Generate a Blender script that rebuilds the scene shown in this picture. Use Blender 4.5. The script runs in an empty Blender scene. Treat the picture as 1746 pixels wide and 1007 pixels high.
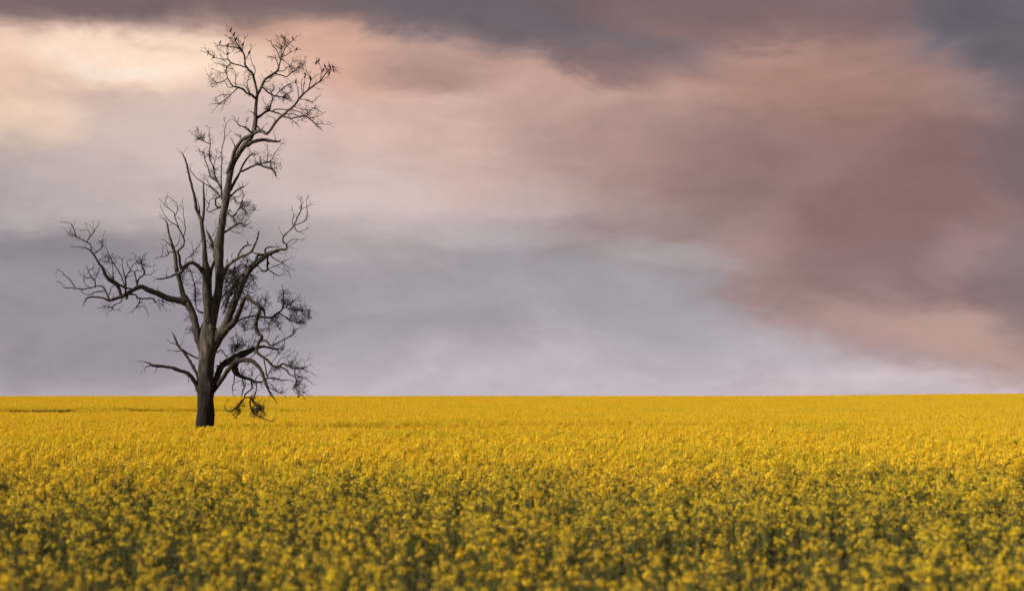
import bpy, math, random
import numpy as np
from mathutils import Vector, Matrix, noise as mnoise

scene = bpy.context.scene
R = math.radians

# ------------------------------------------------------------------ camera
SPAN = 1.55                        # metres of eye height over the flowers, as a multiple of 1.1
EYE = 1.2 + 1.1 * SPAN
FPX = 2425.0                       # focal length in photograph pixels (1746 wide)
PITCH = math.atan(171.5 / FPX)
cam_data = bpy.data.cameras.new('camera')
cam_data.sensor_width = 36.0
cam_data.lens = 36.0 * FPX / 1746.0
cam_data.clip_start = 0.1
cam_data.clip_end = 20000.0
cam_data.dof.use_dof = True
cam_data.dof.focus_distance = 76.0
cam_data.dof.aperture_fstop = 0.85
cam = bpy.data.objects.new('camera', cam_data)
cam.location = (0, 0, EYE)
cam.rotation_euler = (math.pi / 2 + PITCH, 0, 0)
scene.collection.objects.link(cam)
scene.camera = cam

def ray(px, py):
    dx = (px - 873.0) / FPX
    dy = (503.5 - py) / FPX
    return Vector((dx, math.cos(PITCH) - dy * math.sin(PITCH), math.sin(PITCH) + dy * math.cos(PITCH)))

def at(px, py, Y):                 # point on the pixel's ray at distance Y into the field
    d = ray(px, py)
    t = Y / d.y
    return Vector((d.x * t, Y, EYE + d.z * t))

# ------------------------------------------------------------------ exposure
EXPOSURE = 2.55
scene.view_settings.view_transform = 'Standard'
scene.view_settings.look = 'None'
scene.view_settings.exposure = EXPOSURE
scene.view_settings.gamma = 1.0

# ------------------------------------------------------------------ sun
SUN_AZ = R(-114)                   # measured from the view direction, left negative
SUN_EL = R(30)
sun_data = bpy.data.lights.new('sun', 'SUN')
sun_data.energy = 1.5
sun_data.angle = R(11)
sun_data.color = (1.0, 0.86, 0.70)
sun = bpy.data.objects.new('sun', sun_data)
sd = Vector((math.sin(SUN_AZ) * math.cos(SUN_EL), math.cos(SUN_AZ) * math.cos(SUN_EL), math.sin(SUN_EL)))
sun.rotation_euler = sd.to_track_quat('Z', 'Y').to_euler()
sun.location = (-60, 20, 60)
scene.collection.objects.link(sun)

# ------------------------------------------------------------------ world: dusk sky full of layered cloud
def lin(c):
    out = []
    for v in c:
        v = v / 255.0
        out.append(v / 12.92 if v <= 0.04045 else ((v + 0.055) / 1.055) ** 2.4)
    return out

def skycol(c):
    return tuple(v / (2 ** EXPOSURE) for v in lin(c)) + (1.0,)

world = bpy.data.worlds.new('World')
scene.world = world
world.use_nodes = True
nt = world.node_tree
nt.nodes.clear()
N = nt.nodes
L = nt.links

def wmath(op, a, b=None, c=None, clamp=False):
    n = N.new('ShaderNodeMath'); n.operation = op; n.use_clamp = clamp
    for i, v in enumerate((a, b, c)):
        if v is None:
            continue
        if isinstance(v, (int, float)):
            n.inputs[i].default_value = v
        else:
            L.new(v, n.inputs[i])
    return n.outputs[0]

def wmix(fac, a, b):
    n = N.new('ShaderNodeMix'); n.data_type = 'RGBA'; n.blend_type = 'MIX'
    for sock, v in ((n.inputs[0], fac), (n.inputs[6], a), (n.inputs[7], b)):
        if isinstance(v, (tuple, float, int)):
            sock.default_value = v
        else:
            L.new(v, sock)
    return n.outputs[2]

def wsmooth(v, lo, hi, a=0.0, b=1.0):
    n = N.new('ShaderNodeMapRange'); n.interpolation_type = 'SMOOTHERSTEP'
    L.new(v, n.inputs[0])
    for i, k in enumerate((lo, hi, a, b)):
        n.inputs[i + 1].default_value = k
    return n.outputs[0]

tc = N.new('ShaderNodeTexCoord')
sep = N.new('ShaderNodeSeparateXYZ'); L.new(tc.outputs['Generated'], sep.inputs[0])
DX, DY, DZ = sep.outputs
az0 = wmath('MULTIPLY', wmath('ARCTAN2', DX, DY), 180 / math.pi)
el0 = wmath('MULTIPLY', wmath('ARCSINE', DZ), 180 / math.pi)

def wnoise(scale, detail, rough, sx, sy, sz, dist=0.0, off=0.0):
    m = N.new('ShaderNodeMapping'); L.new(tc.outputs['Generated'], m.inputs[0])
    m.inputs['Scale'].default_value = (sx, sy, sz)
    m.inputs['Location'].default_value = (off, off * 0.7, off * 1.3)
    n = N.new('ShaderNodeTexNoise'); L.new(m.outputs[0], n.inputs['Vector'])
    n.inputs['Scale'].default_value = scale
    n.inputs['Detail'].default_value = detail
    n.inputs['Roughness'].default_value = rough
    n.inputs['Distortion'].default_value = dist
    return n
nA = wnoise(4.2, 4, 0.55, 1, 1, 1.9, 0.35, 3.1)
nB = wnoise(13.0, 4, 0.55, 1, 1, 2.2, 0.5, 7.7)
sA = N.new('ShaderNodeSeparateColor'); L.new(nA.outputs['Color'], sA.inputs[0])
sB = N.new('ShaderNodeSeparateColor'); L.new(nB.outputs['Color'], sB.inputs[0])
def centred(s, k):
    return wmath('MULTIPLY', wmath('SUBTRACT', s, 0.5), k)
nF = wnoise(36.0, 5, 0.6, 1, 1, 2.6, 0.4, 5.5)
sF = N.new('ShaderNodeSeparateColor'); L.new(nF.outputs['Color'], sF.inputs[0])
az = wmath('ADD', wmath('ADD', wmath('ADD', az0, centred(sA.outputs[0], 5.0)), centred(sB.outputs[0], 3.6)), centred(sF.outputs[0], 0.9))
el = wmath('ADD', wmath('ADD', wmath('ADD', el0, centred(sA.outputs[1], 2.6)), centred(sB.outputs[1], 2.2)), centred(sF.outputs[1], 0.6))

# even layers by height above the horizon, the same all the way round
ramp = N.new('ShaderNodeValToRGB')
L.new(wmath('DIVIDE', el, 60.0, clamp=True), ramp.inputs[0])
stops = [(0.0, (201, 189, 196)), (1.6, (191, 180, 187)), (4.2, (165, 155, 162)), (7.0, (168, 157, 160)),
         (9.4, (202, 181, 175)), (12.0, (211, 182, 173)), (15.5, (190, 152, 142)), (19.0, (120, 104, 106)),
         (30.0, (128, 112, 114)), (45.0, (150, 132, 132)), (60.0, (140, 126, 128))]
cr = ramp.color_ramp
while len(cr.elements) < len(stops):
    cr.elements.new(0.5)
for e, (p, c) in zip(cr.elements, stops):
    e.position = p / 60.0
    e.color = skycol(c)
col = ramp.outputs[0]
# broken cloud over the whole dome: warm lit bodies and grey undersides
nC = wnoise(3.0, 5, 0.55, 1, 1, 2.4, 0.4, 12.3)
nD = wnoise(5.5, 5, 0.6, 1, 1, 3.0, 0.5, 21.0)
away = wmath('MAXIMUM', wsmooth(el0, 16.0, 24.0), wsmooth(wmath('ABSOLUTE', az0), 20.0, 34.0))
col = wmix(wmath('MULTIPLY', wmath('MULTIPLY', wsmooth(nC.outputs[0], 0.45, 0.68), away), 0.75), col, skycol((176, 140, 132)))
col = wmix(wmath('MULTIPLY', wmath('MULTIPLY', wsmooth(nD.outputs[0], 0.50, 0.70), away), 0.6), col, skycol((112, 100, 106)))

def azel(px, py):
    d = ray(px, py).normalized()
    return math.degrees(math.atan2(d.x, d.y)), math.degrees(math.asin(d.z))

DEG = math.degrees(1 / FPX)
def cloud(px, py, rx, ry, rot, c, k=1.0, soft=0.9):
    """one cloud body: centre and half axes given in photograph pixels, turned into angles on the sky"""
    global col
    a0, e0 = azel(px, py)
    da = wmath('SUBTRACT', az, a0)
    de = wmath('SUBTRACT', el, e0)
    cs, sn = math.cos(R(rot)), math.sin(R(rot))
    u = wmath('ADD', wmath('MULTIPLY', da, cs / (rx * DEG)), wmath('MULTIPLY', de, sn / (rx * DEG)))
    v = wmath('ADD', wmath('MULTIPLY', da, -sn / (ry * DEG)), wmath('MULTIPLY', de, cs / (ry * DEG)))
    r = wmath('SQRT', wmath('ADD', wmath('MULTIPLY', u, u), wmath('MULTIPLY', v, v)))
    f = wsmooth(r, 1.0 - soft * 0.75, 1.0 + soft * 0.8, k, 0.0)
    col = wmix(f, col, skycol(c))

# lavender-grey low bank and pale band over the horizon
cloud(100, 560, 420, 110, 0, (147, 137, 150), 0.9, 1.0)
cloud(120, 412, 320, 36, 3, (138, 129, 137), 0.85, 1.0)
cloud(700, 470, 380, 60, 0, (163, 154, 163), 0.6, 1.1)
cloud(1000, 500, 330, 60, -6, (158, 149, 154), 0.7, 1.1)
cloud(1220, 600, 330, 70, -18, (180, 170, 178), 0.75, 1.1)
# warm pale middle
cloud(150, 300, 260, 70, 0, (188, 174, 170), 0.7, 1.0)
cloud(560, 300, 330, 110, 0, (211, 193, 186), 0.75, 1.1)
cloud(760, 200, 300, 100, 0, (218, 182, 171), 0.8, 1.1)
cloud(900, 280, 200, 60, 10, (214, 183, 174), 0.7, 1.1)
# pink-brown shower on the right
cloud(1240, 300, 340, 130, -14, (161, 129, 121), 0.9, 1.1)
cloud(1560, 330, 330, 230, -20, (141, 109, 104), 1.0, 0.9)
cloud(1600, 470, 330, 130, -26, (148, 118, 113), 0.9, 0.9)
cloud(1400, 500, 200, 66, -34, (166, 136, 131), 0.85, 1.0)
cloud(1320, 455, 120, 80, -40, (160, 131, 126), 0.85, 1.1)
cloud(1640, 590, 200, 44, -18, (186, 154, 146), 0.7, 1.1)
cloud(1640, 690, 330, 40, -4, (208, 192, 198), 0.8, 0.9)
cloud(1080, 390, 150, 36, 0, (152, 132, 128), 0.6, 1.1)
cloud(1130, 435, 120, 26, -10, (172, 164, 166), 0.6, 1.1)
cloud(1500, 360, 170, 70, 30, (127, 97, 94), 0.7, 1.1)
cloud(1250, 330, 110, 40, -10, (148, 120, 116), 0.6, 1.1)
cloud(1500, 470, 110, 50, 0, (132, 106, 108), 0.6, 1.1)
cloud(1600, 440, 56, 60, 0, (158, 128, 128), 0.7, 1.1)
cloud(1740, 480, 70, 90, 0, (126, 112, 118), 0.7, 1.1)
# glowing edges
cloud(1240, 120, 310, 56, -4, (186, 145, 131), 0.85, 1.2)
cloud(1400, 145, 150, 62, -6, (166, 124, 110), 0.7, 1.2)
cloud(1500, 75, 110, 40, -20, (152, 118, 110), 0.7, 1.0)
cloud(560, 90, 220, 60, -8, (222, 172, 150), 0.8, 1.0)
cloud(880, 125, 150, 40, -8, (206, 164, 150), 0.7, 1.1)
cloud(40, 140, 240, 66, 0, (232, 192, 168), 0.8, 1.0)
cloud(230, 215, 170, 50, 0, (204, 182, 174), 0.7, 1.1)
cloud(250, 118, 190, 40, 0, (252, 222, 198), 0.95, 1.0)
cloud(200, 128, 90, 16, 0, (255, 238, 222), 0.6, 1.0)
cloud(40, 205, 100, 36, 0, (240, 210, 186), 0.7, 1.0)
# dark roof of cloud along the top
cloud(150, 6, 360, 46, 0, (110, 93, 92), 0.95, 1.0)
cloud(400, 8, 220, 26, -4, (130, 108, 105), 0.75, 1.1)
cloud(830, 10, 320, 52, 0, (98, 90, 96), 0.95, 1.1)
cloud(1010, 70, 200, 46, -8, (110, 98, 104), 0.9, 0.9)
cloud(760, 120, 110, 34, 0, (158, 128, 122), 0.7, 1.0)
cloud(1030, 115, 80, 26, -20, (134, 108, 106), 0.75, 1.0)
cloud(1300, 10, 330, 40, -4, (122, 98, 98), 0.92, 0.9)
cloud(1240, 45, 200, 30, -4, (130, 103, 100), 0.8, 0.9)
cloud(1740, 40, 200, 90, -30, (92, 90, 102), 0.95, 1.1)
cloud(1745, 230, 60, 150, 0, (112, 98, 104), 0.7, 1.0)
# fine unevenness of the vapour
nE = wnoise(9.0, 6, 0.62, 1, 1, 2.6, 0.6, 33.0)
vap = wsmooth(nE.outputs[0], 0.25, 0.75, 0.90, 1.10)
vm = N.new('ShaderNodeVectorMath'); vm.operation = 'SCALE'
L.new(col, vm.inputs[0]); L.new(vap, vm.inputs['Scale'])
bg1 = N.new('ShaderNodeBackground'); L.new(vm.outputs[0], bg1.inputs[0]); bg1.inputs[1].default_value = 1.0
sky = N.new('ShaderNodeTexSky'); sky.sky_type = 'NISHITA'; sky.sun_disc = False
sky.sun_elevation = SUN_EL; sky.sun_rotation = SUN_AZ
bg2 = N.new('ShaderNodeBackground'); L.new(sky.outputs[0], bg2.inputs[0]); bg2.inputs[1].default_value = 0.02
mixs = N.new('ShaderNodeMixShader'); mixs.inputs[0].default_value = 0.97   # clouds cover nearly all of the clear sky
L.new(bg2.outputs[0], mixs.inputs[1]); L.new(bg1.outputs[0], mixs.inputs[2])
wo = N.new('ShaderNodeOutputWorld'); L.new(mixs.outputs[0], wo.inputs[0])

# ------------------------------------------------------------------ materials
def material(name, build):
    m = bpy.data.materials.new(name); m.use_nodes = True
    t = m.node_tree; t.nodes.clear()
    out = t.nodes.new('ShaderNodeOutputMaterial')
    build(t, out)
    return m

def tnoise(t, scale, detail=4, rough=0.6, mapping=None, coord='Object', dist=0.0):
    tcn = t.nodes.new('ShaderNodeTexCoord')
    n = t.nodes.new('ShaderNodeTexNoise')
    src = tcn.outputs[coord]
    if mapping:
        mp = t.nodes.new('ShaderNodeMapping'); mp.inputs['Scale'].default_value = mapping
        t.links.new(src, mp.inputs[0]); src = mp.outputs[0]
    t.links.new(src, n.inputs['Vector'])
    n.inputs['Scale'].default_value = scale; n.inputs['Detail'].default_value = detail
    n.inputs['Roughness'].default_value = rough; n.inputs['Distortion'].default_value = dist
    return n

def tramp(t, src, stops):
    r = t.nodes.new('ShaderNodeValToRGB'); t.links.new(src, r.inputs[0])
    e = r.color_ramp.elements
    while len(e) < len(stops):
        e.new(0.5)
    for k, (p, c) in zip(e, stops):
        k.position = p; k.color = tuple(c) + (1,)
    return r

def foliage(lo, hi, trans, weight, drift=False):
    def build(t, out):
        info = t.nodes.new('ShaderNodeObjectInfo')
        geo = t.nodes.new('ShaderNodeNewGeometry')
        add = t.nodes.new('ShaderNodeMath'); add.operation = 'ADD'
        t.links.new(info.outputs['Random'], add.inputs[0]); t.links.new(geo.outputs['Random Per Island'], add.inputs[1])
        half = t.nodes.new('ShaderNodeMath'); half.operation = 'MULTIPLY'; half.inputs[1].default_value = 0.5
        t.links.new(add.outputs[0], half.inputs[0])
        r = tramp(t, half.outputs[0], [(0.1, lo), (0.9, hi)])
        colr = r.outputs[0]
        if drift:                                     # lemon and greener drifts, plant by plant
            nz = t.nodes.new('ShaderNodeTexNoise'); nz.inputs['Scale'].default_value = 0.09; nz.inputs['Detail'].default_value = 3
            t.links.new(info.outputs['Location'], nz.inputs['Vector'])
            dr = tramp(t, nz.outputs[0], [(0.36, (0.80, 0.90, 0.8)), (0.5, (1, 1, 1)), (0.64, (1.0, 0.93, 0.9))])
            mx = t.nodes.new('ShaderNodeMix'); mx.data_type = 'RGBA'; mx.blend_type = 'MULTIPLY'; mx.inputs[0].default_value = 1.0
            t.links.new(colr, mx.inputs[6]); t.links.new(dr.outputs[0], mx.inputs[7]); colr = mx.outputs[2]
        d = t.nodes.new('ShaderNodeBsdfPrincipled'); d.inputs['Roughness'].default_value = 0.65
        d.inputs['Specular IOR Level'].default_value = 0.25
        t.links.new(colr, d.inputs['Base Color'])
        tr = t.nodes.new('ShaderNodeBsdfTranslucent'); tr.inputs[0].default_value = tuple(trans) + (1,)
        m = t.nodes.new('ShaderNodeMixShader'); m.inputs[0].default_value = weight
        t.links.new(d.outputs[0], m.inputs[1]); t.links.new(tr.outputs[0], m.inputs[2])
        t.links.new(m.outputs[0], out.inputs[0])
    return build

M_petal = material('canola_petal', foliage((0.80, 0.53, 0.010), (0.87, 0.64, 0.028), (0.84, 0.57, 0.010), 0.35, True))
M_bud = material('canola_bud', foliage((0.30, 0.30, 0.04), (0.42, 0.38, 0.05), (0.3, 0.3, 0.04), 0.15))
M_stem = material('canola_stem', foliage((0.075, 0.080, 0.016), (0.115, 0.115, 0.024), (0.11, 0.11, 0.015), 0.12))
M_leaf = material('canola_leaf', foliage((0.036, 0.045, 0.011), (0.062, 0.070, 0.018), (0.07, 0.08, 0.012), 0.2))

def build_soil(t, out):
    n = tnoise(t, 1.3, 6, 0.65)
    r = tramp(t, n.outputs[0], [(0.3, (0.020, 0.024, 0.010)), (0.55, (0.045, 0.036, 0.020)), (0.75, (0.060, 0.048, 0.028))])
    d = t.nodes.new('ShaderNodeBsdfPrincipled'); d.inputs['Roughness'].default_value = 0.95
    t.links.new(r.outputs[0], d.inputs['Base Color'])
    n2 = tnoise(t, 9, 5, 0.7)
    b = t.nodes.new('ShaderNodeBump'); b.inputs['Strength'].default_value = 0.8; b.inputs['Distance'].default_value = 0.05
    t.links.new(n2.outputs[0], b.inputs['Height']); t.links.new(b.outputs[0], d.inputs['Normal'])
    t.links.new(d.outputs[0], out.inputs[0])
M_soil = material('field_soil', build_soil)

def build_bark(charred):
    def build(t, out):
        n = tnoise(t, 1.1, 7, 0.75, mapping=(4.5, 4.5, 0.7), dist=0.9)
        r = tramp(t, n.outputs[0], [(0.34, (0.012, 0.010, 0.009)), (0.45, (0.046, 0.040, 0.037)), (0.55, (0.10, 0.089, 0.081)), (0.70, (0.20, 0.182, 0.168))])
        colr = r.outputs[0]
        if charred:                                   # old fire scar: blackened bark up to about three metres
            tcn = t.nodes.new('ShaderNodeTexCoord')
            s = t.nodes.new('ShaderNodeSeparateXYZ'); t.links.new(tcn.outputs['Object'], s.inputs[0])
            n3 = tnoise(t, 1.6, 4, 0.6, mapping=(2.5, 2.5, 0.5))
            w = t.nodes.new('ShaderNodeMath'); w.operation = 'MULTIPLY_ADD'
            t.links.new(n3.outputs[0], w.inputs[0]); w.inputs[1].default_value = 2.4
            t.links.new(s.outputs[2], w.inputs[2])
            mr = t.nodes.new('ShaderNodeMapRange'); mr.interpolation_type = 'SMOOTHSTEP'
            t.links.new(w.outputs[0], mr.inputs[0])
            for i, k in enumerate((4.0, 6.6, 0.92, 0.0)):
                mr.inputs[i + 1].default_value = k
            mx = t.nodes.new('ShaderNodeMix'); mx.data_type = 'RGBA'
            t.links.new(mr.outputs[0], mx.inputs[0]); t.links.new(colr, mx.inputs[6]); mx.inputs[7].default_value = (0.011, 0.009, 0.008, 1)
            colr = mx.outputs[2]
        d = t.nodes.new('ShaderNodeBsdfPrincipled'); d.inputs['Roughness'].default_value = 0.9
        d.inputs['Specular IOR Level'].default_value = 0.2
        t.links.new(colr, d.inputs['Base Color'])
        n2 = tnoise(t, 1.6, 7, 0.75, mapping=(5, 5, 0.8), dist=0.7)
        b = t.nodes.new('ShaderNodeBump'); b.inputs['Strength'].default_value = 1.0; b.inputs['Distance'].default_value = 0.18
        t.links.new(n2.outputs[0], b.inputs['Height']); t.links.new(b.outputs[0], d.inputs['Normal'])
        t.links.new(d.outputs[0], out.inputs[0])
    return build
M_trunk = material('charred_bark', build_bark(True))
M_bark = material('weathered_bark', build_bark(False))

def plain(lo, hi, scale, rough=0.9):
    def build(t, out):
        n = tnoise(t, scale, 4, 0.6)
        r = tramp(t, n.outputs[0], [(0.35, lo), (0.65, hi)])
        d = t.nodes.new('ShaderNodeBsdfPrincipled'); d.inputs['Roughness'].default_value = rough
        d.inputs['Specular IOR Level'].default_value = 0.2
        t.links.new(r.outputs[0], d.inputs['Base Color']); t.links.new(d.outputs[0], out.inputs[0])
    return build
M_branch = material('branch_bark', plain((0.015, 0.011, 0.011), (0.042, 0.032, 0.030), 5.0))
M_twig = material('twig_bark', plain((0.016, 0.012, 0.013), (0.030, 0.023, 0.024), 4.0))
M_bird = material('bird_plumage', plain((0.014, 0.012, 0.013), (0.035, 0.030, 0.030), 30.0, 0.7))

# ------------------------------------------------------------------ terrain
def sstep(a, b, v):
    t = np.clip((v - a) / (b - a), 0, 1)
    return t * t * (3 - 2 * t)

def hollow(x):                       # where the shallow drain crosses the field
    return 101.0 + 0.35 * (x + 20.0) + 1.5 * np.sin(x * 0.13)

def terrain(x, y):
    return SPAN * shape(np.asarray(x, float) / SPAN, np.asarray(y, float) / SPAN)

def shape(x, y):
    z = 1.08 * sstep(65, 430, y)
    z = z + 0.75 * sstep(70, 165, x) * sstep(180, 430, y)
    hl = hollow(x)
    m = 1 - sstep(-26, -6, x)
    z = z + m * (0.30 * sstep(hl + 1.0, hl + 3.0, y) - 0.30 * sstep(hl + 4, hl + 80, y) - 0.10 * np.exp(-((y - hl) / 5.0) ** 2))
    z = z + 0.03 * np.sin(x * 0.11 + y * 0.05) * sstep(15, 60, y) + 0.02 * np.sin(y * 0.21 - x * 0.07) * sstep(15, 60, y)
    z = z - 0.000012 * np.maximum(y - 450, 0) ** 2
    return z

def link(o):
    scene.collection.objects.link(o)
    return o

def new_mesh(name, verts, faces, mats, idx=None, smooth=False):
    me = bpy.data.meshes.new(name)
    me.from_pydata([tuple(v) for v in verts], [], faces)
    for m in mats:
        me.materials.append(m)
    if idx is not None:
        me.polygons.foreach_set('material_index', idx)
    if smooth:
        me.polygons.foreach_set('use_smooth', [True] * len(me.polygons))
    me.update()
    return me

ys = SPAN * np.concatenate([np.arange(-60, 90, 2.0), np.arange(90, 130, 0.7), np.arange(130, 470, 4.0), np.geomspace(470, 4000, 40)])
xs = SPAN * np.concatenate([-np.geomspace(3000, 62, 30), np.arange(-60, 60, 2.0), np.geomspace(62, 3000, 30)])
gx, gy = np.meshgrid(xs, ys)
gz = terrain(gx, gy)
nx, ny = len(xs), len(ys)
gv = np.stack([gx.ravel(), gy.ravel(), gz.ravel()], 1)
gf = [(j * nx + i, j * nx + i + 1, (j + 1) * nx + i + 1, (j + 1) * nx + i) for j in range(ny - 1) for i in range(nx - 1)]
ground = link(bpy.data.objects.new('ground', new_mesh('ground', gv.tolist(), gf, [M_soil], smooth=True)))
ground['kind'] = 'structure'
ground['label'] = 'dark soil of the wide field under the flowering crop'

# ------------------------------------------------------------------ the dead tree
TREE_Y = 50.3 * SPAN
ZOOMS = {'A': (320, 40, 1410 / 280), 'B': (270, 200, 1410 / 280), 'C': (270, 370, 1410 / 280), 'D': (80, 360, 1410 / 280),
         'E': (230, 550, 5.3), 'F': (300, 430, 1317 / 170), 'G': (370, 560, 1070 / 170)}
trng = random.Random(11)
MPX = TREE_Y / FPX                  # metres for one photograph pixel at the tree

class Geo:
    def __init__(self):
        self.v = []; self.f = []

def tube(geo, pts, rad, sides, rough=0.0, cap=True):
    n = len(pts)
    prev = None
    base0 = len(geo.v)
    for i in range(n):
        a = pts[max(i - 1, 0)]; b = pts[min(i + 1, n - 1)]
        t = (b - a)
        if t.length < 1e-9:
            t = Vector((0, 0, 1))
        t.normalize()
        if prev is None:
            ref = Vector((0, 1, 0)) if abs(t.y) < 0.9 else Vector((1, 0, 0))
            u = (ref - t * ref.dot(t)).normalized()
        else:
            u = prev - t * prev.dot(t)
            if u.length < 1e-6:
                ref = Vector((0, 1, 0)) if abs(t.y) < 0.9 else Vector((1, 0, 0))
                u = ref - t * ref.dot(t)
            u.normalize()
        prev = u
        w = t.cross(u)
        for k in range(sides):
            an = 2 * math.pi * k / sides
            d = u * math.cos(an) + w * math.sin(an)
            r = rad[i]
            if rough:
                p = pts[i] + d * r
                r *= 1 + rough * (mnoise.noise(Vector((p.x * 1.9, p.y * 1.9, p.z * 0.6))) + 0.6 * mnoise.noise(Vector((p.x * 5, p.y * 5, p.z * 1.7))))
            geo.v.append(pts[i] + d * r)
    for i in range(n - 1):
        for k in range(sides):
            k2 = (k + 1) % sides
            geo.f.append((base0 + i * sides + k, base0 + i * sides + k2, base0 + (i + 1) * sides + k2, base0 + (i + 1) * sides + k))
    if cap:
        geo.f.append(tuple(base0 + k for k in reversed(range(sides))))
        geo.f.append(tuple(base0 + (n - 1) * sides + k for k in range(sides)))

def catmull(rows, per):
    """rows of equal-length tuples, smooth resampling"""
    out = []
    n = len(rows)
    for i in range(n - 1):
        p0 = rows[max(i - 1, 0)]; p1 = rows[i]; p2 = rows[i + 1]; p3 = rows[min(i + 2, n - 1)]
        for k in range(per):
            t = k / per
            out.append(tuple(0.5 * (2 * b + (c - a) * t + (2 * a - 5 * b + 4 * c - d) * t * t + (3 * b - a - 3 * c + d) * t ** 3)
                             for a, b, c, d in zip(p0, p1, p2, p3)))
    out.append(rows[-1])
    return out

samples = []        # (px, py, depth, radius_px, limb index, tangent)
strands = []        # dict(kind, limb, pts, rad)
def nearest(px, py, limb=None):
    best = None; bd = 1e9
    for s in samples:
        if limb is not None and s[4] != limb:
            continue
        d = math.hypot(s[0] - px, s[1] - py) - 0.4 * s[3]
        if d < bd:
            bd = d; best = s
    return best, bd

def parse(z, txt):
    ox, oy, s = ZOOMS[z]
    rows = []
    w = None
    for tok in txt.split():
        p = [float(q) for q in tok.split(',')]
        if len(p) == 3:
            w = p[2]
        rows.append([ox + p[0] / s, oy + p[1] / s, (p[2] / s if len(p) == 3 else None)])
    known = [i for i, r in enumerate(rows) if r[2] is not None]
    for i, r in enumerate(rows):
        if r[2] is None:
            lo = max([k for k in known if k < i], default=None); hi = min([k for k in known if k > i], default=None)
            if lo is None: r[2] = rows[hi][2]
            elif hi is None: r[2] = rows[lo][2] * 0.7
            else:
                f = (i - lo) / (hi - lo); r[2] = rows[lo][2] * (1 - f) + rows[hi][2] * f
    return rows

limb_count = 0
def trace(kind, segs, slope=None):
    """kind: 'trunk', 'limb' or 'branch'; segs: list of (zoom, points 'x,y,width ...') read from enlarged views"""
    global limb_count
    rows = []
    for z, txt in segs:
        rows += parse(z, txt)
    if kind == 'trunk':
        limb = 0; d0 = 0.0
    else:
        s, dist = nearest(rows[0][0], rows[0][1])
        d0 = s[2]
        if dist > 9:
            print('loose start', kind, segs[0][0], segs[0][1][:24], round(dist, 1))
        rows.insert(0, [s[0], s[1], min(rows[0][2] * 1.15, s[3] * 2)])
        if kind == 'limb':
            limb_count += 1; limb = limb_count
        else:
            limb = s[4]
    if slope is None:
        slope = trng.choice((-1, 1)) * trng.uniform(0.15, 0.75)
    dep = d0; full = []
    for i, r in enumerate(rows):
        if i:
            dep += slope * math.hypot(r[0] - rows[i - 1][0], r[1] - rows[i - 1][1]) * MPX
        full.append((r[0], r[1], dep, r[2]))
    per = 4 if kind != 'branch' else 3
    sm = catmull(full, per)
    pts = []; rad = []
    wob = 0.0 if kind == 'trunk' else 0.35
    for i, (px, py, d, w) in enumerate(sm):
        jx = trng.uniform(-wob, wob) if 0 < i < len(sm) - 1 else 0
        jy = trng.uniform(-wob, wob) if 0 < i < len(sm) - 1 else 0
        p = at(px + jx, py + jy, TREE_Y + d)
        pts.append(p)
        rr = max(w * 0.5 * (1.06 if kind != 'branch' else 0.98) * (TREE_Y + d) / FPX, 0.011)
        rad.append(rr * (1 + (trng.uniform(-0.10, 0.10) if kind != 'trunk' else 0)))
        samples.append((px, py, d, w * 0.5, limb, i / len(sm), w))
    strands.append(dict(kind=kind, limb=limb, pts=pts, rad=rad, px=sm))
    return limb

def T(segs, slope=0.0): trace('trunk', segs, slope)
def LB(segs, slope=None): trace('limb', segs, slope)
def B(z, txt, slope=None): trace('branch', [(z, txt)], slope)

# --- trunk up through the long central stem
T([('E', '632,1262,176 632,1130,158 631,1010,146 631,940,142 636,800,138 640,660,140 641,590,152 640,500,136 645,400,132 650,300,142 655,200,156 662,100,150 668,30,126'),
   ('C', '445,900,104 470,800,90 505,690,72 517,600,66 519,450,74 514,330,80 521,220,76 535,120,70 550,40,66'),
   ('B', '552,860,64 570,780,60 585,680,58 600,590,54 612,510,52 640,400,50 690,310,46 740,240,44 788,180,40 818,120,38 830,60,34 835,10,32'),
   ('A', '582,790,30 585,720,28 592,650,26 600,600,26')], 0.0)
# --- first-order limbs
LB([('E', '622,270,70 580,160,74 556,60,60'), ('C', '325,960,55 310,880,55 290,810,55 252,740,58 215,670,46 190,570,36 165,480,34 150,400,32 135,290,30 110,220,26 90,140,18 75,55,12 45,8,6')], -0.12)
LB([('E', '640,120,90'), ('C', '430,900,78 424,760,74 412,600,60 407,470,54 400,350,44 395,250,40 380,120,36 372,50,34'), ('B', '372,900,34 350,840,28 325,780,26 315,700,22 290,600,18 265,500,16 240,390,14 215,330,10 195,298,5')], -0.16)
LB([('C', '455,760,56 440,680,44 438,600,38 444,500,34 462,430,26 480,380,20')], -0.25)
LB([('E', '720,190,100 770,90,80'), ('C', '560,960,66 600,860,60 640,770,58 672,690,58 705,590,62 742,510,58 790,440,52 850,390,46 900,350,40 940,320,36 990,300,28 1050,280,24 1095,275,20 1100,240,16 1072,210,16 1075,170,14 1110,130,12 1158,80,12'), ('B', '1190,870,10 1230,780,8 1215,710,3')], -0.10)
LB([('E', '760,150,70 830,60,52'), ('C', '610,940,50 660,890,46 700,800,42 722,740,38 752,690,36 800,720,26 860,760,24 872,800,26 845,860,28 830,950,26'), ('E', '1095,40,34 1110,90,30 1148,130,28 1115,190,26 1100,250,26 1130,290,24 1200,340,24 1250,390,24 1300,395,22 1340,370,16 1400,395,13 1450,410,11 1530,405,7 1565,385,4')], -0.28)
LB([('E', '690,600,80 730,530,58 760,440,52 800,375,50 870,340,62 940,300,60 1010,270,44 1080,235,34 1150,215,22 1220,225,18 1270,240,12 1330,235,6')], 0.25)
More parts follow.
